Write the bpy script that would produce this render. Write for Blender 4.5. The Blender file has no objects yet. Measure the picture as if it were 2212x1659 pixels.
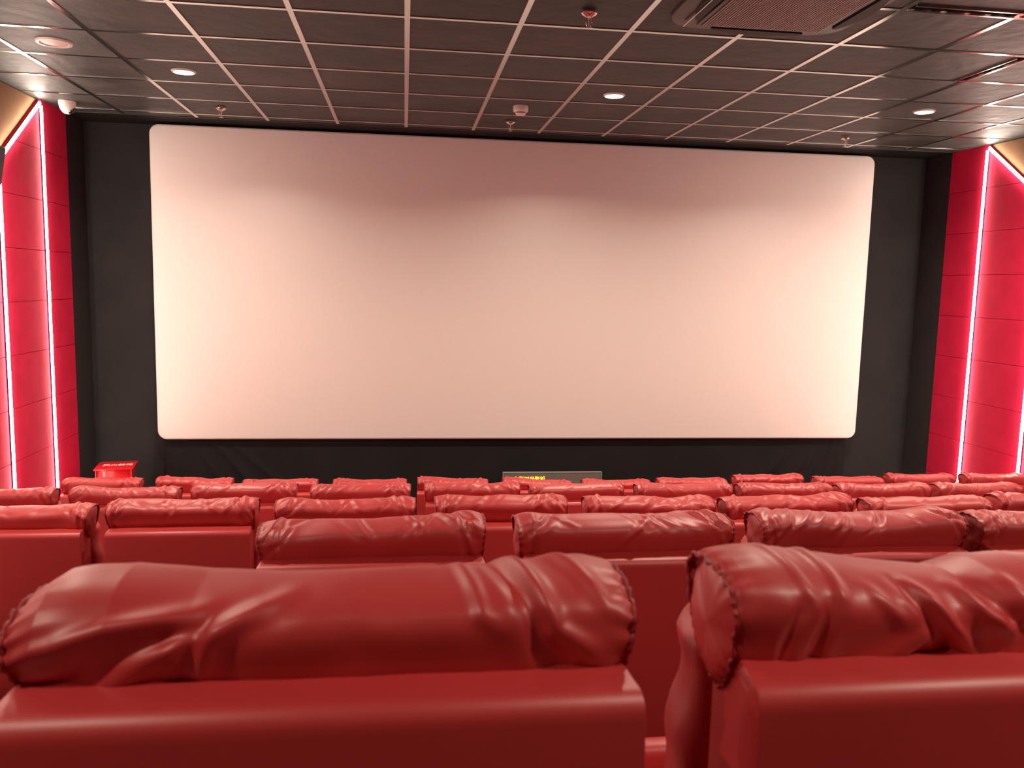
import bpy, bmesh, math, random
import numpy as np
from mathutils import Matrix, Vector

# ------------------------------------------------------------------ camera
sc = bpy.context.scene
COL = sc.collection
CZ = 2.525                       # camera height above the front floor
def Z(z): return z + CZ
cam_d = bpy.data.cameras.new('camera')
cam = bpy.data.objects.new('camera', cam_d); COL.objects.link(cam)
cam_d.sensor_width = 36.0; cam_d.sensor_fit = 'HORIZONTAL'
cam_d.lens = 1792.31 / 2212 * 36
cr = Vector((0.991584, -0.127492, 0.022534)); cu = Vector((-0.006867, 0.122012, 0.992505)); cf = Vector((0.129286, 0.984306, -0.120109))
m3 = Matrix((cr, cu, -cf)).transposed()
cam.matrix_world = Matrix.Translation((0, 0, CZ)) @ m3.to_4x4()
cam_d.clip_start = 0.05; cam_d.clip_end = 60
cam_d.dof.use_dof = True; cam_d.dof.focus_distance = 5.5; cam_d.dof.aperture_fstop = 8.5
sc.camera = cam

# ------------------------------------------------------------------ world, exposure
w = bpy.data.worlds.new('world'); sc.world = w; w.use_nodes = True
w.node_tree.nodes['Background'].inputs[0].default_value = (0.02, 0.02, 0.02, 1)
w.node_tree.nodes['Background'].inputs[1].default_value = 0.0
vs = sc.view_settings
vs.view_transform = 'Standard'; vs.look = 'None'; vs.gamma = 1.0; vs.use_curve_mapping = False
vs.exposure = 0.5
STRIP_COL = (1.0, 0.84, 0.69); STRIP_E = 41.0
DOWN_COL = (1.0, 0.83, 0.66); DOWN_W = 37.0; MID_W = 24.0; REAR_W = 17.0

# ------------------------------------------------------------------ materials
def mat(name, color, rough=0.5, metal=0.0, spec=0.5, emit=None, estr=0.0, coat=0.0):
    m = bpy.data.materials.new(name); m.use_nodes = True
    b = m.node_tree.nodes['Principled BSDF']
    b.inputs['Base Color'].default_value = (*color, 1)
    b.inputs['Roughness'].default_value = rough
    b.inputs['Metallic'].default_value = metal
    b.inputs['Specular IOR Level'].default_value = spec
    b.inputs['Coat Weight'].default_value = coat
    if emit:
        b.inputs['Emission Color'].default_value = (*emit, 1)
        b.inputs['Emission Strength'].default_value = estr
    return m
def add_noise(m, scale=20, c1=None, c2=None, bump=0.0, bscale=None, detail=6, stretch=None, rr=None, dist=0.004, ramp=(0.35, 0.65)):
    nt = m.node_tree; b = nt.nodes['Principled BSDF']
    tc = nt.nodes.new('ShaderNodeTexCoord'); src = tc.outputs['Object']
    if stretch:
        mp = nt.nodes.new('ShaderNodeMapping'); mp.inputs['Scale'].default_value = stretch
        nt.links.new(src, mp.inputs[0]); src = mp.outputs[0]
    n = nt.nodes.new('ShaderNodeTexNoise'); n.inputs['Scale'].default_value = scale; n.inputs['Detail'].default_value = detail
    nt.links.new(src, n.inputs['Vector'])
    if c1:
        r = nt.nodes.new('ShaderNodeValToRGB')
        r.color_ramp.elements[0].color = (*c1, 1); r.color_ramp.elements[1].color = (*c2, 1)
        r.color_ramp.elements[0].position = ramp[0]; r.color_ramp.elements[1].position = ramp[1]
        nt.links.new(n.outputs['Fac'], r.inputs[0]); nt.links.new(r.outputs[0], b.inputs['Base Color'])
    if rr:
        mr = nt.nodes.new('ShaderNodeMapRange'); mr.inputs['To Min'].default_value = rr[0]; mr.inputs['To Max'].default_value = rr[1]
        nt.links.new(n.outputs['Fac'], mr.inputs['Value']); nt.links.new(mr.outputs[0], b.inputs['Roughness'])
    if bump:
        n2 = nt.nodes.new('ShaderNodeTexNoise'); n2.inputs['Scale'].default_value = bscale or scale * 3; n2.inputs['Detail'].default_value = 4
        nt.links.new(src, n2.inputs['Vector'])
        bp = nt.nodes.new('ShaderNodeBump'); bp.inputs['Strength'].default_value = bump; bp.inputs['Distance'].default_value = dist
        nt.links.new(n2.outputs['Fac'], bp.inputs['Height']); nt.links.new(bp.outputs[0], b.inputs['Normal'])
    return m
M = {}
M['leather'] = add_noise(mat('red_leather', (.45, .030, .034), .46, spec=.68), 3.0, (.42, .027, .029), (.48, .033, .035), bump=.10, bscale=420, dist=.0006)
M['leather_seam'] = add_noise(mat('red_leather_seam', (.30, .014, .016), .5), 40, (.24, .010, .012), (.34, .018, .02))
M['stitch'] = mat('stitch_thread', (.16, .006, .008), .6)
M['black_plastic'] = add_noise(mat('black_plastic', (.012, .012, .013), .5), 30, (.010, .010, .011), (.016, .016, .017))
M['redwall'] = add_noise(mat('red_fabric_panel', (.58, .013, .060), .85, spec=.2), 6, (.55, .012, .056), (.61, .015, .065), bump=.25, bscale=300, dist=.001)
M['tan'] = add_noise(mat('tan_fabric', (.36, .22, .12), .9, spec=.1), 5, (.34, .20, .11), (.39, .24, .14), bump=.2, bscale=250, dist=.001)
M['black'] = add_noise(mat('black_fabric', (.012, .012, .012), .95, spec=.1), 3, (.026, .026, .027), (.032, .031, .031), bump=.2, bscale=200, dist=.001)
M['black_side'] = add_noise(mat('black_side_fabric', (.04, .04, .04), .95, spec=.1), 3, (.038, .038, .039), (.044, .043, .043), bump=.2, bscale=200, dist=.001)
M['skirt'] = add_noise(mat('black_skirt_fabric', (.014, .014, .014), .9, spec=.15), 3, (.013, .013, .013), (.016, .015, .015), bump=.2, bscale=200, dist=.001)
M['soffit'] = add_noise(mat('black_soffit', (.010, .0095, .009), .8, spec=.2), 4, (.009, .0085, .008), (.012, .011, .010))
M['groove'] = mat('panel_groove', (.07, .003, .010), .9)
M['screen'] = add_noise(mat('projection_screen', (.74, .715, .685), .40, metal=.09, spec=.8), 60, (.735, .71, .68), (.75, .725, .695))
M['screen_edge'] = mat('screen_edge', (.62, .60, .58), .4)
M['tile'] = add_noise(mat('ceiling_tile', (.035, .028, .025), .5, spec=.4), 3.2, (.022, .025, .024), (.068, .072, .068), bump=.6, bscale=9, detail=10, rr=(.42, .66), dist=.016, ramp=(.34, .68))
M['tbar'] = add_noise(mat('ceiling_grid_metal', (.74, .76, .72), .16, metal=1.0), 3, rr=(.13, .2))
M['tbar_edge'] = mat('grid_side', (.02, .018, .016), .5)
M['plenum'] = mat('dark_plenum', (.006, .006, .006), .9)
M['acbody'] = add_noise(mat('air_conditioner_dark_shell', (.07, .058, .052), .38), 12, (.062, .051, .046), (.080, .066, .060))
M['acdark'] = mat('air_conditioner_slot', (.010, .010, .010), .6)
M['acslat'] = mat('air_conditioner_slats', (.34, .29, .27), .4)
M['white_plastic'] = add_noise(mat('white_plastic', (.78, .75, .71), .35), 20, (.76, .73, .69), (.80, .77, .73))
M['lens'] = mat('camera_dark_lens', (.012, .012, .014), .12, coat=.5)
M['lensin'] = mat('camera_lens_inner', (.08, .07, .065), .3)
M['chrome'] = add_noise(mat('chrome_metal', (.85, .74, .66), .18, metal=1.0), 40, rr=(.15, .25))
M['led'] = mat('led_diffuser', (.9, .9, .9), .5, emit=STRIP_COL, estr=STRIP_E)
M['lampdisc'] = mat('downlight_diffuser', (.9, .9, .9), .5, emit=DOWN_COL, estr=30.0)
M['offdisc'] = mat('unlit_downlight', (.75, .68, .62), .4)
M['carpet'] = add_noise(mat('dark_carpet', (.03, .012, .012), .95, spec=.1), 60, (.020, .010, .010), (.045, .016, .016), bump=.4, bscale=400, dist=.002)
M['boxred'] = add_noise(mat('red_painted_metal', (.62, .012, .018), .22, coat=.3), 8, (.60, .011, .016), (.65, .014, .02))
M['marking'] = mat('pale_marking', (.75, .5, .48), .5)
M['sticker'] = mat('blue_grey_sticker', (.06, .08, .11), .5)
M['signgrey'] = add_noise(mat('grey_sign_face', (.15, .135, .12), .55), 50, (.145, .13, .115), (.16, .143, .128))
M['signframe'] = mat('pale_sign_frame', (.42, .40, .36), .35, metal=.3)
M['yellow'] = mat('yellow_led', (.8, .75, .05), .5, emit=(1.0, .86, .04), estr=.9)

# ------------------------------------------------------------------ helpers
def link(name, me, m, parent=None, smooth=False):
    o = bpy.data.objects.new(name, me); COL.objects.link(o)
    if m is not None and len(me.materials) == 0: me.materials.append(m)
    if parent: o.parent = parent
    if smooth:
        for p in me.polygons: p.use_smooth = True
    return o
def tag(o, label, cat, group=None):
    o['label'] = label; o['category'] = cat
    if group: o['group'] = group
    return o
def empty(name, loc, rz=0):
    o = bpy.data.objects.new(name, None); COL.objects.link(o); o.location = loc; o.rotation_euler = (0, 0, rz)
    o.empty_display_size = .1
    return o
def mesh_from_bm(name, bm):
    me = bpy.data.meshes.new(name); bm.normal_update(); bm.to_mesh(me); bm.free(); return me
def box(bm, x0, x1, y0, y1, z0, z1, bev=0.0, seg=2, mi=0):
    vs_ = [bm.verts.new((x, y, z)) for z in (z0, z1) for y in (y0, y1) for x in (x0, x1)]
    F = [(0, 2, 3, 1), (4, 5, 7, 6), (0, 1, 5, 4), (2, 6, 7, 3), (0, 4, 6, 2), (1, 3, 7, 5)]
    fs = [bm.faces.new([vs_[i] for i in f]) for f in F]
    for f in fs: f.material_index = mi
    if bev > 0:
        es = set(e for f in fs for e in f.edges)
        bmesh.ops.bevel(bm, geom=list(es), offset=bev, segments=seg, profile=.5, affect='EDGES')
def boxo(name, dims, m, parent=None, bev=0.0, seg=2, smooth=False):
    bm = bmesh.new(); box(bm, *dims, bev=bev, seg=seg)
    o = link(name, mesh_from_bm(name, bm), m, parent)
    if smooth or bev:
        smooth_angle(o.data)
    return o
def smooth_angle(me, ang=40):
    for p in me.polygons: p.use_smooth = True
    try: me.set_sharp_from_angle(angle=math.radians(ang))
    except Exception: pass
def struct(name, me_or_dims, m, **k):
    o = boxo(name, me_or_dims, m, **k) if isinstance(me_or_dims, tuple) else link(name, me_or_dims, m)
    o['kind'] = 'structure'; return o
def lathe(name, prof, m, parent=None, n=32, loc=(0, 0, 0), axis='z'):
    bm = bmesh.new(); rings = []
    for r, z in prof:
        if r < 1e-6: rings.append([bm.verts.new((0, 0, z))])
        else: rings.append([bm.verts.new((r * math.cos(2 * math.pi * i / n), r * math.sin(2 * math.pi * i / n), z)) for i in range(n)])
    for a, b in zip(rings[:-1], rings[1:]):
        for i in range(n):
            j = (i + 1) % n
            if len(a) == 1 and len(b) == 1: continue
            if len(a) == 1: bm.faces.new((a[0], b[j], b[i]))
            elif len(b) == 1: bm.faces.new((a[i], a[j], b[0]))
            else: bm.faces.new((a[i], a[j], b[j], b[i]))
    bmesh.ops.recalc_face_normals(bm, faces=bm.faces[:])
    o = link(name, mesh_from_bm(name, bm), m, parent); smooth_angle(o.data, 35)
    o.location = loc
    return o
def tube(name, pts, r, m, parent=None, n=8, closed=False):
    bm = bmesh.new(); P = [Vector(p) for p in pts]; rings = []; N = len(P)
    for i, p in enumerate(P):
        if closed: t = P[(i + 1) % N] - P[i - 1]
        else: t = P[min(i + 1, N - 1)] - P[max(i - 1, 0)]
        t.normalize(); a = Vector((0, 0, 1)) if abs(t.z) < .9 else Vector((1, 0, 0))
        u_ = t.cross(a).normalized(); v_ = t.cross(u_)
        rr = r[i] if isinstance(r, (list, np.ndarray)) else r
        rings.append([bm.verts.new(p + (u_ * math.cos(2 * math.pi * k / n) + v_ * math.sin(2 * math.pi * k / n)) * rr) for k in range(n)])
    R_ = range(N if closed else N - 1)
    for i in R_:
        a, b = rings[i], rings[(i + 1) % N]
        for k in range(n): bm.faces.new((a[k], a[(k + 1) % n], b[(k + 1) % n], b[k]))
    if not closed: bm.faces.new(rings[0]); bm.faces.new(rings[-1])
    bmesh.ops.recalc_face_normals(bm, faces=bm.faces[:])
    o = link(name, mesh_from_bm(name, bm), m, parent)
    for p in o.data.polygons: p.use_smooth = True
    return o
def copy_tree(o, parent=None):
    c = o.copy(); COL.objects.link(c); c.parent = parent
    for ch in list(o.children): copy_tree(ch, c)
    return c

# ------------------------------------------------------------------ room shell
XL, XR, H = -2.93, 5.39, 1.376
YB, YF, YE, YR = -2.6, 8.22, 7.79, 7.73        # back wall, front wall, end of red walls, end of tiled ceiling
ROW_Y = {'A': .788, 'B': 2.09, 'C': 3.45, 'D': 4.80, 'E': 6.34}
ROW_F = {k: v + CZ for k, v in {'A': -1.283, 'B': -1.613, 'C': -1.93, 'D': -2.20, 'E': -2.525}.items()}
# stepped floor
prof = [(YB, Z(-.97)), (.45, Z(-.97))]
for k in 'ABCDE':
    y0 = ROW_Y[k] - .30
    prof += [(y0, prof[-1][1]), (y0, ROW_F[k])]
prof += [(YF, 0.0)]
prof = [p for i, p in enumerate(prof) if i == 0 or p != prof[i - 1]]
bm = bmesh.new()
top_l = [bm.verts.new((XL, y, z)) for y, z in prof]; top_r = [bm.verts.new((XR, y, z)) for y, z in prof]
bl = [bm.verts.new((XL, y, -.1)) for y, z in (prof[0], prof[-1])]; br = [bm.verts.new((XR, y, -.1)) for y, z in (prof[0], prof[-1])]
for i in range(len(prof) - 1): bm.faces.new((top_l[i], top_r[i], top_r[i + 1], top_l[i + 1]))
bm.faces.new((bl[0], bl[1], br[1], br[0]))
struct('floor', mesh_from_bm('floor', bm), M['carpet'])

def side_wall(name, x, s):
    """s=+1: wall faces +x (left wall). Tan above the light zigzag, red panels below, black return at the front."""
    t = .12
    xo = x - s * t
    struct('wall_' + name, (min(x, xo), max(x, xo), YB - .12, YF + .1, -.1, Z(H) + .02), M['black'])
# red panels: thin padded boards on the side wall, horizontal joints every 0.4 m
ZJ = [-2.22, -1.82, -1.42, -1.02, -.62, -.22, .18, .58, .98, 1.38]
PERIOD = 2.3
def cut_height(y):
    """height (camera frame) of the diagonal light line above which the wall is tan"""
    if y >= 7.26: return 9
    k = (7.26 - y) % PERIOD
    return H - .74 * k if k < .76 else (H - .74 * .76 if False else .812 + (k - .76) * .366)
def wall_panels(name, x, s):
    side_wall(name, x, s)
    # tan upholstery fills the upper part
    tan = boxo('trim_1' if s > 0 else 'trim_2', (min(x, x + s * .012), max(x, x + s * .012), YB, 7.258, Z(.2), Z(H)), M['tan'])
    tan['kind'] = 'structure'
    bk = boxo('trim_9' if s > 0 else 'trim_10', (min(x, x + s * .0015), max(x, x + s * .0015), 6.4, YE, 0, Z(H)), M['groove']); bk['kind'] = 'structure'
    bm = bmesh.new(); th = .03; g = .0016
    cols = [(7.264, YE)] + [(a, b) for a, b in
            [(6.50, 7.256), (4.96, 6.49), (4.20, 4.956), (2.66, 4.19), (1.90, 2.656), (.36, 1.89), (-.40, .356), (-1.94, -.41), (-2.6, -1.95)]]
    floor0 = 0.0
    for (y0, y1) in cols:
        for z0, z1 in zip([-2.525] + ZJ[:-1], ZJ):
            ya, yb = y0 + g, y1 - g
            ca, cb = (9, 9) if y0 > 7.26 else (cut_height(ya), cut_height(yb))
            za, zb = z0 + g, z1 - g
            if min(za + 9, 9) and za >= max(ca, cb): continue
            # polygon clipped by the sloping cut line
            ta, tb = min(zb, ca - .004), min(zb, cb - .004)
            poly = [(ya, za), (yb, za)]
            if za >= tb or za >= ta:       # triangle
                yc = ya + (yb - ya) * (za - ca) / (cb - ca)
                poly = [(yc, za), (yb, za)] if cb > ca else [(ya, za), (yc, za)]
            if tb > za: 
                poly.append((yb, tb))
                if tb == zb and ta < zb and ca < zb and cb > ca:
                    poly.append((ya + (yb - ya) * (zb - ca) / (cb - ca), zb))
            if ta > za:
                if ta == zb and tb < zb and cb < ca:
                    poly.append((ya + (yb - ya) * (zb - ca) / (cb - ca), zb))
                poly.append((ya, ta))
            if len(poly) < 3: continue
            P = [bm.verts.new((x + s * .002, y, Z(z))) for y, z in poly]
            f = bm.faces.new(P)
            r_ = bmesh.ops.extrude_face_region(bm, geom=[f])
            vs2 = [v for v in r_['geom'] if isinstance(v, bmesh.types.BMVert)]
            bmesh.ops.translate(bm, verts=vs2, vec=(s * th, 0, 0))
    bmesh.ops.recalc_face_normals(bm, faces=bm.faces[:])
    es = [e for e in bm.edges if abs(abs(e.verts[0].co.x - x) - th - .002) < .001 and abs(abs(e.verts[1].co.x - x) - th - .002) < .001]
    bmesh.ops.bevel(bm, geom=es, offset=.002, segments=1, affect='EDGES')
    o = struct('trim_3' if s > 0 else 'trim_4', mesh_from_bm('red_panels', bm), M['redwall'])
    return o
wall_panels('left', XL, 1); wall_panels('right', XR, -1)
struct('wall_front', (XL - .12, XR + .12, YF, YF + .12, -.1, Z(H) + .02), M['black'])
struct('wall_back', (XL - .12, XR + .12, YB - .12, YB, -.1, Z(H) + .02), M['tan'])

# ceiling: sheet of tiles with two open hatches
GX = [-2.395 + .6 * i for i in range(-1, 14)]
GY = [4.58 + .6 * k for k in range(-12, 6)]
bm = bmesh.new()
holes = [(2.43, 3.00, 3.90, 3.968), (3.535, 3.593, 4.62, 5.16)]
def slab(x0, x1, y0, y1):
    box(bm, x0, x1, y0, y1, Z(H), Z(H) + .015)
xs = sorted(set([XL] + [g for g in GX if XL < g < XR] + [XR])); ys = sorted(set([YB] + [g for g in GY if YB < g < YR] + [YR]))
for xa, xb in zip(xs[:-1], xs[1:]):
    for ya, yb in zip(ys[:-1], ys[1:]):
        hh = [h for h in holes if xa <= h[0] < xb and ya <= h[2] < yb]
        if not hh: slab(xa, xb, ya, yb); continue
        h0, h1, h2, h3 = hh[0]
        if h2 - ya > 1e-3: slab(xa, xb, ya, h2)
        if yb - h3 > 1e-3: slab(xa, xb, h3, yb)
        if h0 - xa > 1e-3: slab(xa, h0, h2, h3)
        if xb - h1 > 1e-3: slab(h1, xb, h2, h3)
ceil = struct('ceiling', mesh_from_bm('ceiling', bm), M['tile'])
bm = bmesh.new()
for g in GX:
    if XL + .02 < g < XR - .02: box(bm, g - .0145, g + .0145, YB, YR, Z(H) - .005, Z(H) + .004)
for g in GY:
    if YB + .02 < g < YR - .02:
        for xa, xb in zip(xs[:-1], xs[1:]):
            box(bm, xa + (  .0146 if xa > XL else 0), xb - (  .0146 if xb < XR else 0), g - .0145, g + .0145, Z(H) - .0045, Z(H) + .004)
o = link('ceiling_grid', mesh_from_bm('ceiling_grid', bm), M['tbar'], ceil)
box_ = bmesh.new(); box(box_, XL, XR, YR, YR + .02, Z(H) - .006, Z(H) + .004)
for x_, s in ((XL, 1), (XR, -1)):
    box(box_, min(x_, x_ + s * .02), max(x_, x_ + s * .02), YB, YR, Z(H) - .006, Z(H) + .001)
o = link('edge_trim', mesh_from_bm('edge_trim', box_), M['tbar_edge'], ceil)
struct('trim_5', (XL, XR, YR + .021, YF, Z(H) + .002, Z(H) + .02), M['soffit'])
struct('trim_6', (XL - .1, XR + .1, YB, YF, Z(H) + .30, Z(H) + .34), M['plenum'])
# black fabric returns beside the screen
struct('trim_7', (XL, XL + .022, YE + .004, YF - .002, 0, Z(H)), M['black_side'])
struct('trim_8', (XR - .022, XR, YE + .004, YF - .002, 0, Z(H)), M['black_side'])

# ------------------------------------------------------------------ lights
def led_strip(label, x, s, p0, p1):
    """light line on a side wall between (y, z) points; slim aluminium channel with a glowing diffuser"""
    (y0, z0), (y1, z1) = p0, p1
    L = math.hypot(y1 - y0, z1 - z0); a = math.atan2(z1 - z0, y1 - y0)
    t = empty('led_strip', (x + s * .033, y0, Z(z0)))
    tag(t, label, 'led strip light', 'light lines on the side walls')
    for nm, w_, d0, d1, m in (('channel', .012, 0, .008, M['black_plastic']), ('diffuser', .0105, .0085, .021, M['led'])):
        bm = bmesh.new(); box(bm, min(s * d0, s * d1), max(s * d0, s * d1), 0, L, -w_, w_)
        bmesh.ops.rotate(bm, verts=bm.verts[:], cent=(0, 0, 0), matrix=Matrix.Rotation(a, 3, 'X'))
        link(nm, mesh_from_bm(nm, bm), m, t)
    return t
DY = 7.26; D2 = 6.50; ZD = .812
for nm, x, s in (('left', XL, 1), ('right', XR, -1)):
    zc = H - .033
    led_strip('white vertical light strip on the %s red wall, nearest the screen' % nm, x, s, (DY, -2.4), (DY, zc - .022))
    led_strip('white slanting light strip on the %s wall between tan upper wall and red panels' % nm, x, s, (DY - .02, zc), (D2 + .01, ZD - .01))
    led_strip('white vertical light strip on the %s red wall, second from the screen' % nm, x, s, (D2, -2.4), (D2, ZD - .03))
    for k in (1, 2):
        yy = DY - PERIOD * k
        zf = -2.4 if yy > 4.4 else (-1.9 if yy > 2 else -1.2)
        where = 'beside the middle seat rows' if k == 1 else 'beside the two rows nearest the camera'
        led_strip('white vertical light strip on the %s red wall %s' % (nm, where), x, s, (yy, zf), (yy, zc - .022))
        led_strip('white slanting light strip high on the %s wall %s' % (nm, where), x, s, (yy - .02, zc), (yy - .75, ZD - .01))

def downlight(x, y, label, watts, lit=True, r=.062):
    t = empty('downlight', (x, y, Z(H)))
    tag(t, label, 'ceiling light', 'recessed round ceiling lights')
    lathe('trim_ring', [(r, -.006), (r + .004, -.012), (r + .014, -.010), (r + .018, -.001), (r + .004, -.001), (r, -.006)], M['white_plastic'], t, 40)
    lathe('diffuser', [(0, -.008), (r, -.008), (r, -.004), (0, -.004)], M['lampdisc'] if lit else M['offdisc'], t, 40)
    if lit:
        l = bpy.data.lights.new('downlight_beam', 'AREA'); l.shape = 'DISK'; l.size = .11; l.energy = watts
        l.color = DOWN_COL; l.spread = math.radians(152)
        o = bpy.data.objects.new('downlight_beam', l); COL.objects.link(o); o.parent = t; o.location = (0, 0, -.02)
    return t
downlight(-1.49, 6.06, 'glowing round downlight in the ceiling above the left part of the screen', DOWN_W)
downlight(1.50, 6.09, 'glowing round downlight in the ceiling between the smoke detector and the air conditioner', DOWN_W)
downlight(3.92, 6.08, 'glowing round downlight in the ceiling nearest the right wall', DOWN_W)
for yy, wy in ((3.1, 'over the middle rows'), (.1, 'right above the camera row')):
    for xx, wx in ((-1.49, 'left'), (1.5, 'central'), (3.92, 'right')):
        downlight(xx, yy, '%s round downlight in the ceiling %s' % (wx, wy), MID_W if yy > 1 else REAR_W)
t = empty('round_speaker', (-2.09, 5.49, Z(H)))
tag(t, 'pale unlit round ceiling disc near the left wall above the light strip', 'ceiling speaker')
lathe('rim', [(.078, -.004), (.082, -.014), (.098, -.012), (.104, -.001), (.080, -.001), (.078, -.004)], M['white_plastic'], t, 48)
lathe('cover', [(0, -.014), (.05, -.012), (.077, -.006), (.077, -.002), (0, -.002)], M['offdisc'], t, 48)

# ------------------------------------------------------------------ screen
def rounded_rect(x0, x1, z0, z1, r, n=10):
    pts = []
    for cx, cz, a0 in ((x1 - r, z1 - r, 0), (x0 + r, z1 - r, 90), (x0 + r, z0 + r, 180), (x1 - r, z0 + r, 270)):
        for i in range(n + 1):
            a = math.radians(a0 + 90 * i / n); pts.append((cx + r * math.cos(a), cz + r * math.sin(a)))
    return pts
SX0, SX1, SZ0, SZ1, SY = -2.288, 4.695, Z(-1.528), Z(1.353), 8.03
scr = empty('cinema_screen', (1.2, SY, SZ0))
tag(scr, 'huge blank beige projection screen with rounded corners on the black front wall', 'projection screen')
def screen_mesh(name, inset, y, m, depth, bev):
    bm = bmesh.new()
    pts = rounded_rect(SX0 + inset, SX1 - inset, SZ0 + inset, SZ1 - inset, .085 - inset)
    F = [bm.verts.new((px - 1.2, y - SY, pz - SZ0)) for px, pz in pts]
    f = bm.faces.new(F)
    r_ = bmesh.ops.extrude_face_region(bm, geom=[f]); v2 = [v for v in r_['geom'] if isinstance(v, bmesh.types.BMVert)]
    bmesh.ops.translate(bm, verts=v2, vec=(0, depth, 0))
    bmesh.ops.recalc_face_normals(bm, faces=bm.faces[:])
    es = [e for e in bm.edges if abs(e.verts[0].co.y - (y - SY)) < 1e-4 and abs(e.verts[1].co.y - (y - SY)) < 1e-4]
    bmesh.ops.bevel(bm, geom=es, offset=bev, segments=3, affect='EDGES')
    o = link(name, mesh_from_bm(name, bm), m, scr); smooth_angle(o.data, 30); return o
screen_mesh('frame', 0, SY, M['screen_edge'], .10, .012)
screen_mesh('screen_surface', .011, SY - .003, M['screen'], .004, .001)
# black skirt cloth under the screen with gathered folds at both ends
bm = bmesh.new(); nx, nz = 260, 40; x0, x1, zt, zb = -2.25, 4.62, Z(-1.515), .02
def foldf(x, z):
    h = (zt - z) / 1.0
    y = 0.0
    for (fx, sl, wd, am) in ((-2.16, .02, .03, .020), (-1.98, .55, .035, .022), (-1.83, .85, .05, .028), (-1.7, 1.15, .05, .018),
                             (4.56, -.05, .025, .022), (4.50, -.20, .03, .030), (4.42, -.46, .028, .034), (4.32, -.62, .028, .034), (4.15, -.95, .06, .018)):
        c = fx + sl * h; d = (x - c) / (wd * (.4 + h))
        y -= am * math.exp(-d * d) * min(1, .35 + h * 2)
    y += .006 * math.sin(x * 5.1 + 1.3 * z) * min(1, h * 2)
    return y
grid = [[bm.verts.new((x0 + (x1 - x0) * i / nx, 8.10 + foldf(x0 + (x1 - x0) * i / nx, zt + (zb - zt) * k / nz), zt + (zb - zt) * k / nz)) for i in range(nx + 1)] for k in range(nz + 1)]
for k in range(nz):
    for i in range(nx): bm.faces.new((grid[k][i], grid[k + 1][i], grid[k + 1][i + 1], grid[k][i + 1]))
me = mesh_from_bm('screen_skirt', bm)
o = link('skirt_cloth', me, M['skirt'], None, smooth=True)
md = o.modifiers.new('thickness', 'SOLIDIFY'); md.thickness = .004; md.offset = 1
tag(o, 'black cloth hanging beneath the big screen, with slanting folds at both ends', 'cloth')

# ------------------------------------------------------------------ ceiling fittings
def sprinkler(x, y, label, sc_=1.0, rz=0):
    t = empty('fire_sprinkler', (x, y, Z(H)), rz)
    tag(t, label, 'sprinkler', 'fire sprinklers on the ceiling')
    lathe('escutcheon', [(0, -.030), (.016, -.032), (.034, -.022), (.040, -.016), (.040, -.013), (.012, -.012), (.012, 0), (0, 0)], M['chrome'], t, 28)
    for s in (-1, 1):
        tube('frame_arm', [(s * .010, 0, -.030), (s * .015, 0, -.044), (s * .015, 0, -.060), (s * .010, 0, -.074), (s * .002, 0, -.082)], .0026, M['chrome'], t)
    tube('glass_bulb', [(0, 0, -.032), (0, 0, -.078)], .003, M['white_plastic'], t)
    lathe('deflector', [(0, -.081), (.017, -.083), (.019, -.087), (.005, -.090), (0, -.090)], M['chrome'], t, 20)
    t.scale = (sc_,) * 3
sprinkler(.915, 4.30, 'large looking chrome fire sprinkler at the top of the photo left of the air conditioner')
sprinkler(-1.49, 7.22, 'small chrome fire sprinkler above the left end of the screen')
sprinkler(.885, 7.22, 'small chrome fire sprinkler just below the smoke detector above the screen')
sprinkler(3.92, 7.22, 'small chrome fire sprinkler above the right end of the screen')
t = empty('smoke_detector', (.89, 6.63, Z(H)))
tag(t, 'white round smoke detector on the ceiling above the middle of the screen', 'smoke detector')
lathe('base', [(0, 0), (.058, 0), (.060, -.004), (.059, -.036), (.050, -.048), (0, -.048)], M['white_plastic'], t, 40)
lathe('vent_gap', [(0, -.048), (.034, -.048), (.034, -.055), (0, -.055)], M['acdark'], t, 32)
lathe('cap', [(0, -.0551), (.040, -.055), (.041, -.060), (.034, -.068), (0, -.070)], M['white_plastic'], t, 36)
# dome camera
t = empty('dome_camera', (-2.70, 7.30, Z(H)), math.radians(20))
tag(t, 'white dome security camera hanging from the ceiling at the left corner of the screen wall', 'security camera')
lathe('housing', [(0, 0), (.062, 0), (.065, -.004), (.063, -.030), (.055, -.062), (.040, -.086), (.022, -.099), (0, -.104)], M['white_plastic'], t, 48)
o = lathe('lens_cover', [(0, .006), (.016, .005), (.030, -.001), (.036, -.010), (.038, -.03), (0, -.03)], M['lens'], t, 36)
o.rotation_euler = (math.radians(103), 0, math.radians(12)); o.location = (.024, -.034, -.068)
i_ = boxo('lens_window', (-.011, .013, -.012, .012, 0, .0085), M['lensin'], o, bev=.002)
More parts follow.
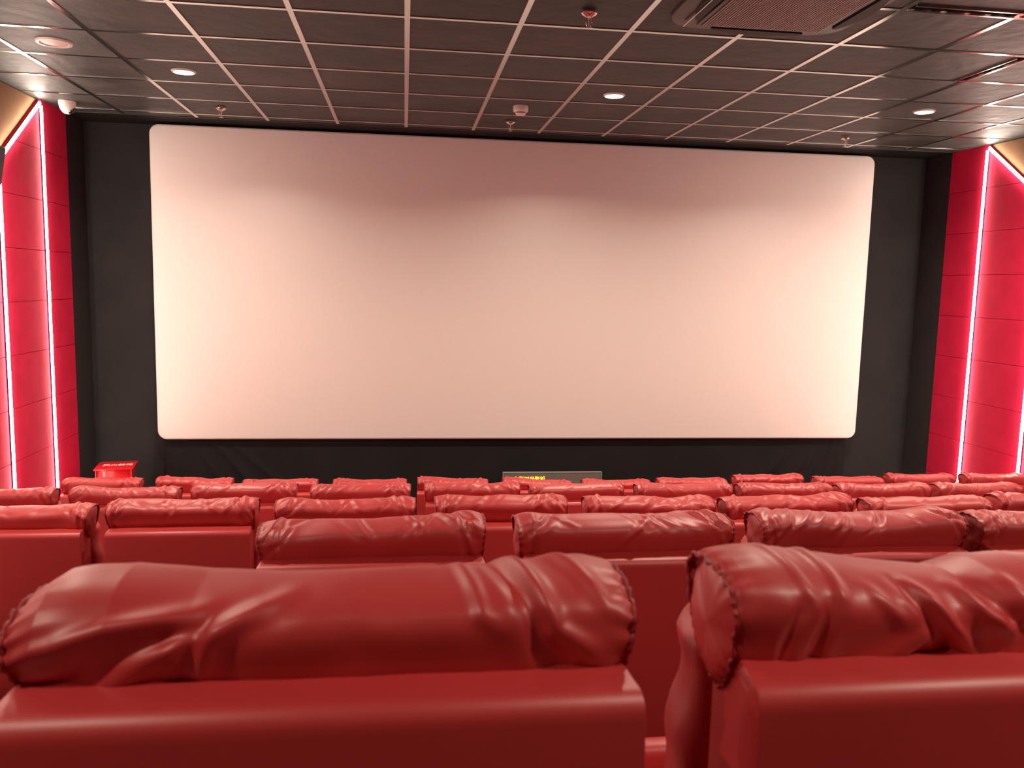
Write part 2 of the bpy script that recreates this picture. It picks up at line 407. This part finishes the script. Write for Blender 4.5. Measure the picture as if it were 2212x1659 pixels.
# air conditioner cassette
t = empty('air_conditioner', (1.80, 3.93, Z(H)))
tag(t, 'dark ceiling air conditioner with square slatted grille at the top of the photo', 'air conditioner')
bm = bmesh.new()
pts = rounded_rect(-.47, .47, -.47, .47, .16, 8)
for (sc1, z_) in ((1.0, -.001), (1.0, -.012), (.985, -.022), (.90, -.036)):
    ring = [bm.verts.new((px * sc1, pz * sc1, z_)) for px, pz in pts]
    if z_ == -.001: prev = ring; first = ring; continue
    for i in range(len(ring)): bm.faces.new((prev[i], prev[(i + 1) % len(ring)], ring[(i + 1) % len(ring)], ring[i]))
    prev = ring
bm.faces.new(prev); bmesh.ops.recalc_face_normals(bm, faces=bm.faces[:])
o = link('panel', mesh_from_bm('panel', bm), M['acbody'], t); smooth_angle(o.data, 30)
for k in range(4):
    bm = bmesh.new(); n = 16; A_, B_ = [], []
    for i in range(n + 1):
        u_ = -1 + 2 * i / n; A_.append((u_ * .245, .352)); B_.append((u_ * .245, .372 + .050 * (1 - u_ * u_)))
    V = [bm.verts.new((px, py, -.053)) for px, py in A_ + B_[::-1]]
    f = bm.faces.new(V); r_ = bmesh.ops.extrude_face_region(bm, geom=[f])
    bmesh.ops.translate(bm, verts=[v for v in r_['geom'] if isinstance(v, bmesh.types.BMVert)], vec=(0, 0, .020))
    bmesh.ops.recalc_face_normals(bm, faces=bm.faces[:])
    bmesh.ops.rotate(bm, verts=bm.verts[:], cent=(0, 0, 0), matrix=Matrix.Rotation(k * math.pi / 2, 3, 'Z'))
    link('air_outlet', mesh_from_bm('air_outlet', bm), M['acdark'], t)
bm = bmesh.new(); box(bm, -.26, .26, -.010, .010, -.002, .002, bev=.001)
bmesh.ops.rotate(bm, verts=bm.verts[:], cent=(0, 0, 0), matrix=Matrix.Rotation(math.radians(-38), 3, 'X'))
bmesh.ops.rotate(bm, verts=bm.verts[:], cent=(0, 0, 0), matrix=Matrix.Rotation(math.pi / 2, 3, 'Z'))
bmesh.ops.translate(bm, verts=bm.verts[:], vec=(-.395, .08, -.052))
o = link('louver_flap', mesh_from_bm('louver_flap', bm), M['chrome'], t); o['label'] = 'open bright louver flap'
g = boxo('grille', (-.335, .335, -.335, .335, -.050, -.0365), M['acbody'], t, bev=.004)
bm = bmesh.new()
box(bm, -.315, .315, -.315, .315, -.0506, -.0502)
link('grille_backing', mesh_from_bm('grille_backing', bm), M['acdark'], g)
bm = bmesh.new(); n = 46
for i in range(n):
    xx = -.312 + .624 * (i + .5) / n; box(bm, xx - .0030, xx + .0030, -.315, .315, -.055, -.0503)
o = link('slats', mesh_from_bm('slats', bm), M['acslat'], g)
# open access hatches in the ceiling
def hatch(x, y, lx, ly, label):
    t = empty('access_hatch', (x, y, Z(H))); tag(t, label, 'ceiling hatch', 'ceiling access hatches left ajar')
    bm = bmesh.new()
    if lx > ly:
        box(bm, -lx / 2, lx / 2, -ly / 2 - .010, -ly / 2, -.012, .05); box(bm, -lx / 2, lx / 2, ly / 2, ly / 2 + .006, -.009, .03)
    else:
        box(bm, -lx / 2 - .010, -lx / 2, -ly / 2, ly / 2, -.012, .05); box(bm, lx / 2, lx / 2 + .006, -ly / 2, ly / 2, -.009, .03)
    link('metal_rim', mesh_from_bm('metal_rim', bm), M['tbar'], t)
    rnd = random.Random(3)
    for i in range(7):
        a = -.48 + .9 * rnd.random(); r = .010 + .012 * rnd.random()
        if lx > ly: boxo('clip', (a * lx, a * lx + r * 2, -ly * .3, -ly * .1, .012, .012 + r), M['chrome'], t)
        else: boxo('clip', (-lx * .3, -lx * .1, a * ly, a * ly + r * 2, .012, .012 + r), M['chrome'], t)
    if lx > ly: d = (-lx / 2, lx / 2, -ly / 2, ly / 2, .05, .056)
    else: d = (-lx / 2, lx / 2, -ly / 2, ly / 2, .05, .056)
    boxo('dark_opening', d, M['plenum'], t)
hatch(2.715, 3.934, .57, .066, 'ajar ceiling hatch with metal rim at the top right beside the air conditioner')
hatch(3.564, 4.89, .056, .54, 'ajar ceiling hatch running towards the screen near the right edge of the photo')
# wall loudspeaker on the left wall, only its edge in the photo
t = empty('wall_speaker', (XL + .034, 5.915, Z(.57)))
tag(t, 'black wall loudspeaker on the left red wall, cut off by the photo edge', 'loudspeaker')
bm = bmesh.new(); box(bm, .04, .27, -.16, .125, 0, .25, bev=.012)
for v in bm.verts:
    if v.co.z < .12: v.co.x -= (.12 - v.co.z) * .35
o = link('cabinet', mesh_from_bm('cabinet', bm), M['black_plastic'], t); smooth_angle(o.data)
boxo('wall_bracket', (-.001, .045, -.06, .04, .08, .17), M['black_plastic'], t)

# ------------------------------------------------------------------ front-of-house things
# fire extinguisher cabinet
t = empty('fire_extinguisher_box', (-2.517, 7.58, 0), math.radians(8))
tag(t, 'red metal fire extinguisher box with overhanging lid below the screen on the left', 'fire extinguisher box')
ZB = Z(-1.690)
boxo('cabinet', (-.136, .136, -.112, .13, 0, ZB), M['boxred'], t, bev=.006)
boxo('door', (-.112, .112, -.118, -.1125, .06, ZB - .010), M['boxred'], t, bev=.002)
for s_x in (-1, 1): boxo('corner_post', (s_x * .142 - .0055, s_x * .142 + .0055, -.124, -.10, 0, ZB), M['boxred'], t, bev=.002)
ang = .03
bm = bmesh.new(); box(bm, -.158, .158, -.14, .14, 0, .014, bev=.004)
bmesh.ops.rotate(bm, verts=bm.verts[:], cent=(0, -.14, 0), matrix=Matrix.Rotation(ang, 3, 'X'))
bmesh.ops.translate(bm, verts=bm.verts[:], vec=(0, 0, ZB + .001))
lid = link('lid', mesh_from_bm('lid', bm), M['boxred'], t); smooth_angle(lid.data)
lathe_o = lathe('round_sticker', [(0, 0), (.045, 0), (.045, .002), (0, .002)], M['sticker'], t, 24, loc=(.1362, .03, Z(-1.80)))
lathe_o.rotation_euler = (0, math.pi / 2, 0)
def text_mesh(s, size, m, parent, name, extrude=.0015, bold=0.0):
    cu_ = bpy.data.curves.new(name, 'FONT'); cu_.body = s; cu_.size = size; cu_.extrude = extrude; cu_.offset = bold
    cu_.align_x = 'CENTER'; cu_.align_y = 'CENTER'; cu_.resolution_u = 3
    tmp = bpy.data.objects.new('tmp', cu_); COL.objects.link(tmp)
    dg = bpy.context.evaluated_depsgraph_get(); me = bpy.data.meshes.new_from_object(tmp.evaluated_get(dg))
    bpy.data.objects.remove(tmp); me.materials.clear()
    return link(name, me, m, parent)
tx = text_mesh('灭火器箱', .062, M['marking'], lid, 'lid_text')
tx.location = (.015, 0, ZB + .001 + .0145 + .0045); tx.rotation_euler = (ang, 0, 0)
# LED message board
t = empty('led_sign', (1.455, 7.86, 0))
tag(t, 'grey LED message board with yellow Chinese characters standing below the screen', 'led sign')
WS = .492; zt = Z(-1.828); zb = zt - .30
boxo('sign_face', (-WS + .006, WS - .006, -.012, .03, zb + .006, zt - .004), M['signgrey'], t)
bm = bmesh.new()
box(bm, -WS, -WS + .0055, -.018, .032, zb, zt); box(bm, WS - .0055, WS, -.018, .032, zb, zt)
box(bm, -WS + .0056, WS - .0056, -.016, .032, zt - .0035, zt); box(bm, -WS + .0056, WS - .0056, -.016, .032, zb, zb + .005)
link('frame', mesh_from_bm('frame', bm), M['signframe'], t)
tx = text_mesh('电影时光影城', .0525, M['yellow'], t, 'sign_text', bold=.0008)
xs_ = [v.co.x for v in tx.data.vertices]; wtx = max(xs_) - min(xs_)
print('TEXT WIDTH', wtx, len(tx.data.vertices))
tx.rotation_euler = (math.pi / 2, 0, 0); tx.location = (1.222 - 1.455, -.0135, Z(-1.895))
for s in (-1, 1): boxo('leg', (s * .33 - .015, s * .33 + .015, -.01, .03, .012, zb), M['black_plastic'], t)
for s in (-1, 1): boxo('foot', (s * .33 - .02, s * .33 + .02, -.12, .12, 0, .0115), M['black_plastic'], t)

# ------------------------------------------------------------------ seats
HW = .300
def smoothstep(a, b, x):
    t_ = np.clip((x - a) / (b - a), 0, 1); return t_ * t_ * (3 - 2 * t_)
def pillow_mesh(name, folds, topprof, nu, nv, seed, puck=.0022):
    """folds: list of (polyline[(x, h)], amplitude, width); h = 0..~.2 m around the back from underside to top"""
    rng = np.random.RandomState(seed)
    xs_b = np.linspace(-1, 1, nu); xs_b = np.sign(xs_b) * (1 - (1 - np.abs(xs_b)) ** 1.25)
    th = np.linspace(0, 2 * np.pi, nv, endpoint=False)
    X, T = np.meshgrid(xs_b * (HW - .012), th, indexing='ij')
    ph = rng.rand(12) * 6.28
    def shape(X, T, scale=1.0, dx=None):
        c, s_ = np.cos(T), np.sin(T)
        zf = (1 - c) / 2                                     # 0 bottom .. 1 top
        e = 2 / 2.35
        cy = np.sign(s_) * np.abs(s_) ** e; cz = np.sign(-c) * np.abs(c) ** e
        a = .080 * (.42 + .62 * np.minimum(zf, .85) / .85); b = .066
        y = -cy * a * scale; z = cz * b * scale
        return y, z, zf
    y, z, zf = shape(X, T)
    arc = np.where(T <= np.pi, T / np.pi, 2 - T / np.pi) * .195       # 0 bottom, .195 top
    arcs = np.where(T <= np.pi, T / np.pi * .195, .195 + (T - np.pi) / np.pi * .195)
    disp = np.zeros_like(X)
    for poly, A, wd in folds:
        P = np.array(poly, float); best = np.full(X.shape, 9.); tt = np.zeros(X.shape); L = 0; segs = []
        lens = np.hypot(*(P[1:] - P[:-1]).T); tot = lens.sum(); acc = 0
        for i in range(len(P) - 1):
            d = P[i + 1] - P[i]; l2 = (d ** 2).sum() + 1e-12
            t_ = np.clip(((X - P[i][0]) * d[0] + (arcs - P[i][1]) * d[1]) / l2, 0, 1)
            dd = np.hypot(X - P[i][0] - t_ * d[0], arcs - P[i][1] - t_ * d[1])
            m_ = dd < best; best = np.where(m_, dd, best); tt = np.where(m_, (acc + t_ * lens[i]) / tot, tt); acc += lens[i]
        env = np.clip(np.sin(np.pi * np.clip(tt * .86 + .07, 0, 1)) * 1.5, 0, 1)
        disp += 1.3 * A * env * (np.exp(-(best / wd) ** 2) - .45 * np.exp(-(best / (2.4 * wd)) ** 2))
    for k in range(5):
        disp += .0016 * np.sin(X * (9 + 6 * k) + T * (k % 3 - 1) + ph[k]) * np.sin(T * (1 + k % 2) + ph[k + 5])
    # tension puckers near end seams
    de = (HW - .012) - np.abs(X)
    npk = 17
    disp += puck * np.exp(-de / .016) * np.sin(T * npk + 2.5 * np.sin(T * 3 + ph[1]) + ph[0])
    disp += -.0035 * np.exp(-(de / .006) ** 2)
    disp += .004 * np.exp(-((de - .045) / .03) ** 2)
    rad = np.hypot(y, z); ny, nz_ = y / rad, z / rad
    X = X * (1 - .055 * (1 - zf) ** 1.3)
    Y = y + ny * disp; Zz = z + nz_ * disp
    tp = np.interp(X, [p[0] for p in topprof], [p[1] for p in topprof])
    Zz = Zz + tp * smoothstep(-.02, .06, Zz)
    Zz = Zz - .003 * (np.abs(X) / HW) ** 10 * smoothstep(.0, .06, Zz)
    rings = [np.stack([X[i], Y[i], Zz[i]], -1) for i in range(nu)]
    # end caps
    def cap(side, ring):
        out = []
        c = ring.mean(0)
        for k, (sc_, bulge) in enumerate(((.985, .004), (.93, .0085), (.78, .0125), (.55, .0145), (.28, .0155), (.08, .0158))):
            r = c + (ring - c) * sc_
            r[:, 0] = ring[0, 0] + side * (bulge + .0035 * np.sin(th * 3 + ph[3 + (side > 0)] + k * .5) * sc_)
            out.append(r)
        return out
    allr = cap(-1, rings[0])[::-1] + rings + cap(1, rings[-1])
    V = np.concatenate(allr); n = nv; faces = []
    for i in range(len(allr) - 1):
        for k in range(n):
            k2 = (k + 1) % n; faces.append((i * n + k, i * n + k2, (i + 1) * n + k2, (i + 1) * n + k))
    faces.append(tuple(range(n))[::-1]); faces.append(tuple((len(allr) - 1) * n + k for k in range(n)))
    me = bpy.data.meshes.new(name); me.from_pydata(V.tolist(), [], faces); me.update()
    bm_ = bmesh.new(); bm_.from_mesh(me); bmesh.ops.recalc_face_normals(bm_, faces=bm_.faces[:]); bm_.to_mesh(me); bm_.free()
    for p in me.polygons: p.use_smooth = True
    me.materials.append(M['leather'])
    return me, rings[0], rings[-1]
def seam_mesh(name, ring, side, nst, r=.0022):
    """puckered piping with stitches along the end seam"""
    n = len(ring); c = ring.mean(0)
    pts = []; rr = []
    for i in range(n):
        p = c + (ring[i] - c) * 1.008; p = p + np.array([side * .001, 0, 0])
        pts.append(tuple(p)); rr.append(r * (1 + .55 * math.sin(i * 2 * math.pi * nst / n)))
    tmp = tube('tmp', pts, rr, M['leather_seam'], None, 6, closed=True)
    me = tmp.data; bpy.data.objects.remove(tmp); me.name = name
    return me
def rand_folds(seed, strength=1.5):
    r = random.Random(seed); F = []
    for side in (-1, 1):
        n = r.randint(4, 6)
        for i in range(n):
            h0 = .035 + .14 * (i + r.random() * .8) / n; x0_ = side * (HW - .02)
            ang_ = math.radians(r.uniform(15, 55) + 8 * (n - i)); L = r.uniform(.07, .17)
            x1_ = x0_ - side * L * math.cos(ang_); h1 = h0 + L * math.sin(ang_)
            xm = (x0_ + x1_) / 2 - side * .012; hm = (h0 + h1) / 2 - .010
            F.append(([(x0_, h0), (xm, hm), (x1_, h1)], strength * r.uniform(.003, .0062) * (1 if i % 2 else -1), r.uniform(.006, .011)))
    lean = r.choice((-1, 1))
    for i in range(r.randint(6, 10)):
        x0_ = r.uniform(-.22, .22); h0 = .21; L = r.uniform(.06, .16); a_ = math.radians(r.uniform(40, 70))
        s_ = lean if r.random() < .75 else -lean
        F.append(([(x0_, h0), (x0_ + s_ * L * math.cos(a_) * .5, h0 - L * math.sin(a_) * .5), (x0_ + s_ * L * math.cos(a_), h0 - L * math.sin(a_) * .85)],
                  strength * r.uniform(.002, .005) * r.choice((-1, 1)), r.uniform(.006, .012)))
    return F
def rand_top(seed):
    r = random.Random(seed * 7 + 1)
    return [(-.30, r.uniform(-.004, .005)), (-.2, r.uniform(-.002, .006)), (-.05, r.uniform(-.006, .001)), (.1, r.uniform(-.006, .002)), (.2, r.uniform(-.003, .005)), (.30, r.uniform(-.004, .006))]

def puffy_back(seed, nu=28, nv=40):
    """front cushion of the backrest, bulging past the shell on both sides"""
    rng = random.Random(seed)
    V = []; ny = 24; nz_ = 44
    z0_, z1_ = .42, .905
    for k in range(nz_ + 1):
        z = z0_ + (z1_ - z0_) * k / nz_; v = k / nz_
        puff = .5 + .5 * abs(math.sin(math.pi * (v * 2.15 + .1)))
        e = min(1, math.sin(math.pi * min(max(v, .0), 1)) * 6 + .25)
        for i in range(ny):
            a = 2 * math.pi * i / ny
            cx = math.copysign(abs(math.cos(a)) ** .28, math.cos(a)); cy = math.copysign(abs(math.sin(a)) ** .55, math.sin(a))
            hx = .250 + .026 * puff * min(1, e) + .003 * math.sin(z * 60 + a * 2); hy = .075 * (.7 + .3 * puff)
            V.append((cx * hx, .100 + cy * hy + .03 * (1 - v), z))
    F = []
    for k in range(nz_):
        for i in range(ny): F.append((k * ny + i, k * ny + (i + 1) % ny, (k + 1) * ny + (i + 1) % ny, (k + 1) * ny + i))
    F.append(tuple(range(ny))[::-1]); F.append(tuple(nz_ * ny + i for i in range(ny)))
    me = bpy.data.meshes.new('back_cushion'); me.from_pydata(V, [], F); me.update()
    for p in me.polygons: p.use_smooth = len(p.vertices) == 4
    me.materials.append(M['leather']); return me
def soft_box(name, dims, bev, m, parent, puff=0.0, cuts=0):
    bm = bmesh.new(); box(bm, *dims)
    bmesh.ops.bevel(bm, geom=bm.edges[:], offset=bev, segments=5, profile=.5, affect='EDGES')
    me = mesh_from_bm(name, bm); o = link(name, me, m, parent); smooth_angle(me, 50); return o
def shell_mesh():
    """smooth upholstered back panel: flat sloping top, rounded upper rear edge, slightly tapering sides"""
    prof_ = []                                                        # (y, z) from front top over the rear edge down
    yr, zt_, r = -.118, .925, .020
    prof_ += [(.020, zt_ + .004), (-.02, zt_ + .003), (-.06, zt_ + .0015), (yr + r + .012, zt_)]
    for i in range(1, 8):
        a = math.radians(90 + 90 * i / 8); prof_.append((yr + r + r * math.cos(a), zt_ - r + r * math.sin(a)))
    prof_ += [(yr, zt_ - r - .004), (yr - .002, .80), (yr - .003, .6), (yr, .35), (yr + .002, .17), (yr + .01, .155), (.020, .155)]
    c_ = (-.045, .55); V = []; F = []; n = len(prof_)
    xsx = [(-1, .94), (-1, .985), (-.996, .997), (-.985, 1.0), (0, 1.0), (.985, 1.0), (.996, .997), (1, .985), (1, .94)]
    for (u_, sc_) in xsx:
        for (y, z) in prof_:
            hw = .277 - .012 * max(0, (y - yr)) / .14 + .004 * (1 - z)
            yy = y if sc_ == 1.0 else y + (1 - sc_) * (.25 if y < -.1 else 0); zz = z - (1 - sc_) * .25 if z > .9 else z
            V.append((u_ * hw, yy, zz))
    for j in range(len(xsx) - 1):
        for i in range(n): F.append((j * n + i, j * n + (i + 1) % n, (j + 1) * n + (i + 1) % n, (j + 1) * n + i))
    F.append(tuple(range(n))); F.append(tuple((len(xsx) - 1) * n + i for i in range(n))[::-1])
    me = bpy.data.meshes.new('back_shell'); me.from_pydata(V, [], F); me.update()
    bm_ = bmesh.new(); bm_.from_mesh(me); bmesh.ops.recalc_face_normals(bm_, faces=bm_.faces[:]); bm_.to_mesh(me); bm_.free()
    me.materials.append(M['leather']); smooth_angle(me, 38); return me
PZ = 1.02 - .066                                                       # pillow centre height
def make_seat():
    t = empty('recliner_seat', (0, 0, 0))
    link('back_shell', shell_mesh(), None, t)
    link('back_cushion', puffy_back(1), None, t)
    soft_box('seat_cushion', (-.252, .252, .185, .63, .24, .40), .045, M['leather'], t)
    for s in (-1, 1):
        soft_box('armrest', (min(s * .2625, s * .310), max(s * .2625, s * .310), .17, .46, .10, .51), .018, M['leather'], t)
    soft_box('footrest', (-.255, .255, .665, .72, .12, .40), .02, M['leather'], t)
    boxo('plinth', (-.25, .25, -.08, .62, 0, .152), M['black_plastic'], t)
    return t
def set_pillow(seat, variant, width, dz, tilt):
    me, sl, sr = variant
    p = bpy.data.objects.new('headrest_pillow', me); COL.objects.link(p); p.parent = seat
    p.location = (0, 0, PZ + dz); p.rotation_euler = (0, math.radians(-tilt), 0); p.scale = (width / (2 * HW + .008), 1, 1)
    for m_ in (sl, sr):
        s_ = bpy.data.objects.new('end_seam', m_); COL.objects.link(s_); s_.parent = p
    return p
def variant(name, folds, top, nu, nv, seed, nst):
    me, r0, r1 = pillow_mesh(name, folds, top, nu, nv, seed)
    return me, seam_mesh('seam_l', r0, -1, nst), seam_mesh('seam_r', r1, 1, nst)
def pixfolds(L, x0_, x1_, yt, yb):
    out = []
    for pts, A, wd in L:
        q_ = []
        for px, py in pts:
            x = -HW + 2 * HW * (px - x0_) / (x1_ - x0_); s_ = (yb - py) / (yb - yt); zf = min(1, .18 + .82 * s_)
            q_.append((x, math.acos(1 - 2 * zf) / math.pi * .195 if s_ < .98 else .195 + .03))
        out.append((q_, A, wd))
    return out
FA1 = pixfolds([([(2, 1318), (120, 1300), (250, 1265), (420, 1228)], .0075, .011), ([(10, 1400), (100, 1372), (250, 1312), (400, 1262)], -.007, .010),
    ([(20, 1425), (180, 1385), (330, 1315), (520, 1228)], .0065, .010), ([(60, 1350), (180, 1335), (300, 1290)], .004, .008),
    ([(395, 1345), (430, 1290), (500, 1245), (590, 1215)], .0065, .011), ([(370, 1350), (392, 1295), (432, 1240)], -.006, .009),
    ([(950, 1200), (1000, 1255), (1040, 1285)], .0045, .009), ([(1020, 1200), (1130, 1310), (1215, 1370), (1330, 1395)], -.0075, .012),
    ([(1060, 1195), (1165, 1290), (1290, 1350)], .0065, .010), ([(1170, 1195), (1280, 1240), (1355, 1245)], .005, .010),
    ([(620, 1420), (750, 1380), (1000, 1390), (1150, 1425)], .004, .020), ([(700, 1215), (800, 1300)], .002, .02)], -5, 1368, 1205, 1440)
TA1 = [(-.30, -.022), (-.26, -.002), (-.2, .004), (-.13, -.003), (-.05, -.004), (.05, -.002), (.13, .001), (.18, .006), (.25, .004), (.285, -.001), (.30, -.008)]
FA2 = pixfolds([([(1650, 1385), (1690, 1320), (1722, 1240)], -.0050, .008), ([(1602, 1340), (1625, 1290), (1655, 1245)], -.004, .007), ([(1750, 1185), (1752, 1255)], .0045, .008),
    ([(1820, 1205), (1870, 1250), (1900, 1275)], .004, .009), ([(1910, 1195), (1975, 1285), (2040, 1340)], -.006, .009),
    ([(1935, 1195), (2005, 1275), (2060, 1325), (2120, 1345)], .0078, .009), ([(2040, 1195), (2090, 1245), (2150, 1297)], .0075, .009), ([(2085, 1195), (2150, 1260), (2200, 1300)], -.006, .009),
    ([(2160, 1195), (2190, 1250), (2160, 1290)], .005, .008),
    ([(1700, 1395), (1850, 1345), (1945, 1308), (1990, 1330)], .006, .011), ([(1900, 1398), (1960, 1330), (2040, 1345)], -.0055, .012),
    ([(2030, 1385), (2110, 1348), (2230, 1330)], .005, .010), ([(2250, 1200), (2330, 1290), (2420, 1350)], .006, .01), ([(2500, 1380), (2600, 1290), (2700, 1260)], .006, .01),
    ([(1640, 1180), (1670, 1215), (1690, 1270)], .003, .008)], 1480, 2800, 1185, 1405)
TA2 = [(-.30, .004), (-.27, .007), (-.2, .008), (-.15, .003), (-.11, -.001), (-.06, -.006), (-.025, -.010), (.01, -.001), (.06, .003), (.15, .0), (.30, 0)]

LBL = {}
proto = make_seat()
Dt = {
'A': [(-.062, .590, -.279, -.7), (.596, .600, -.280, -1.0)],
'B': [(-.072, .594, -.593, 1.4), (.578, .605, -.592, 0.0), (1.238, .621, -.589, -.1), (1.864, .605, -.603, -1.0)],
'C': [(-1.528, .61, -.916, -.6), (-.884, .612, -.899, .8), (-.235, .603, -.905, .1), (.416, .594, -.9, -.1), (1.067, .603, -.91, -1.0), (1.701, .618, -.912, 1.1), (2.379, .631, -.925, .1), (3.007, .61, -.916, -1.0)],
'D': [(-2.204, .605, -1.182, .9), (-1.544, .605, -1.179, -.8), (-.895, .607, -1.166, .5), (-.241, .601, -1.176, .5), (.405, .592, -1.171, -.3), (1.032, .598, -1.179, .7), (1.7, .623, -1.186, -.5), (2.353, .628, -1.191, -.1), (3.008, .637, -1.198, 0), (3.656, .605, -1.202, -.7)],
'E': [(-2.199, .575, -1.486, -.6), (-1.545, .571, -1.487, -2.4), (-.921, .583, -1.503, -.1), (-.252, .585, -1.509, -.8), (.382, .576, -1.504, -2.0), (1.048, .577, -1.518, -3.3), (1.688, .579, -1.528, -1.0), (2.317, .602, -1.522, -.6), (2.961, .603, -1.497, .3), (3.664, .622, -1.518, -1.0), (4.3, .615, -1.501, -.9), (4.983, .59, -1.504, -1.0)]}
ROWN = {'A': 'in the nearest row', 'B': 'in the second row', 'C': 'in the middle row', 'D': 'in the fourth row', 'E': 'in the row nearest the screen'}
ORD = ['leftmost', 'second', 'third', 'fourth', 'fifth', 'sixth', 'seventh', 'eighth', 'ninth', 'tenth', 'eleventh', 'twelfth']
SPECIAL = {('A', 0): 'big foreground red leather recliner filling the lower left of the photo, wrinkled headrest pillow',
           ('A', 1): 'big foreground red leather recliner at the lower right, deep diagonal creases in its headrest',
           ('E', 0): 'red leather recliner at the left end of the front row, before the red extinguisher box',
           ('E', 5): 'red leather recliner of the front row whose headrest hides the yellow sign characters',
           ('E', 11): 'red leather recliner at the right end of the front row beside the light strip'}
shared = [variant('headrest_pillow', rand_folds(20 + i), rand_top(20 + i), 96, 44, 20 + i, 22) for i in range(6)]
first = True; k = 0
for row in 'ABCDE':
    n = len(Dt[row])
    for i, (cx, wd, zt_, tilt) in enumerate(Dt[row]):
        if first: s = proto; first = False
        else: s = copy_tree(proto)
        LBL[(row, i)] = s
        s.location = (cx, ROW_Y[row], ROW_F[row])
        tierz = {'A': -.267, 'B': -.593, 'C': -.91, 'D': -1.18, 'E': -1.505}[row]
        s['_row'] = 0; del s['_row']
        lab = SPECIAL.get((row, i))
        if not lab:
            if i == 0: p_ = 'leftmost'
            elif i == n - 1: p_ = 'rightmost'
            else: p_ = ORD[i] + ' from the left'
            lab = 'red leather recliner %s, %s' % (ROWN[row], p_)
        tag(s, lab, 'cinema seat', 'red leather recliners in rows facing the screen')
        s['row'] = row
for (row, i), s in list(LBL.items()):
    cx, wd, zt_, tilt = Dt[row][i]
    if (row, i) == ('A', 0): v = variant('headrest_pillow', FA1, TA1, 330, 120, 3, 34)
    elif (row, i) == ('A', 1): v = variant('headrest_pillow', FA2, TA2, 330, 120, 4, 34)
    elif row == 'B': 
        tops = [[(-.30, -.004), (-.25, .0), (0, -.002), (.15, .001), (.26, .006), (.30, 0)], [(-.30, -.004), (-.26, .004), (-.1, .002), (.1, -.002), (.25, .003), (.30, 0)],
                [(-.30, -.002), (-.26, .005), (-.1, -.002), (.02, -.012), (.12, -.006), (.22, .006), (.30, 0)], rand_top(9)][i]
        v = variant('headrest_pillow', rand_folds(50 + i, 1.15), tops, 200, 72, 50 + i, 26)
    else:
        k += 1; v = shared[(k * 5 + (k // 6)) % 6]
    if 'row' in s: del s['row']
    dz = (zt_ + CZ) - (s.location.z + 1.02) - {'A': .003, 'B': .013, 'C': .008, 'D': .009, 'E': .013}[row]
    set_pillow(s, v, wd, dz, tilt)
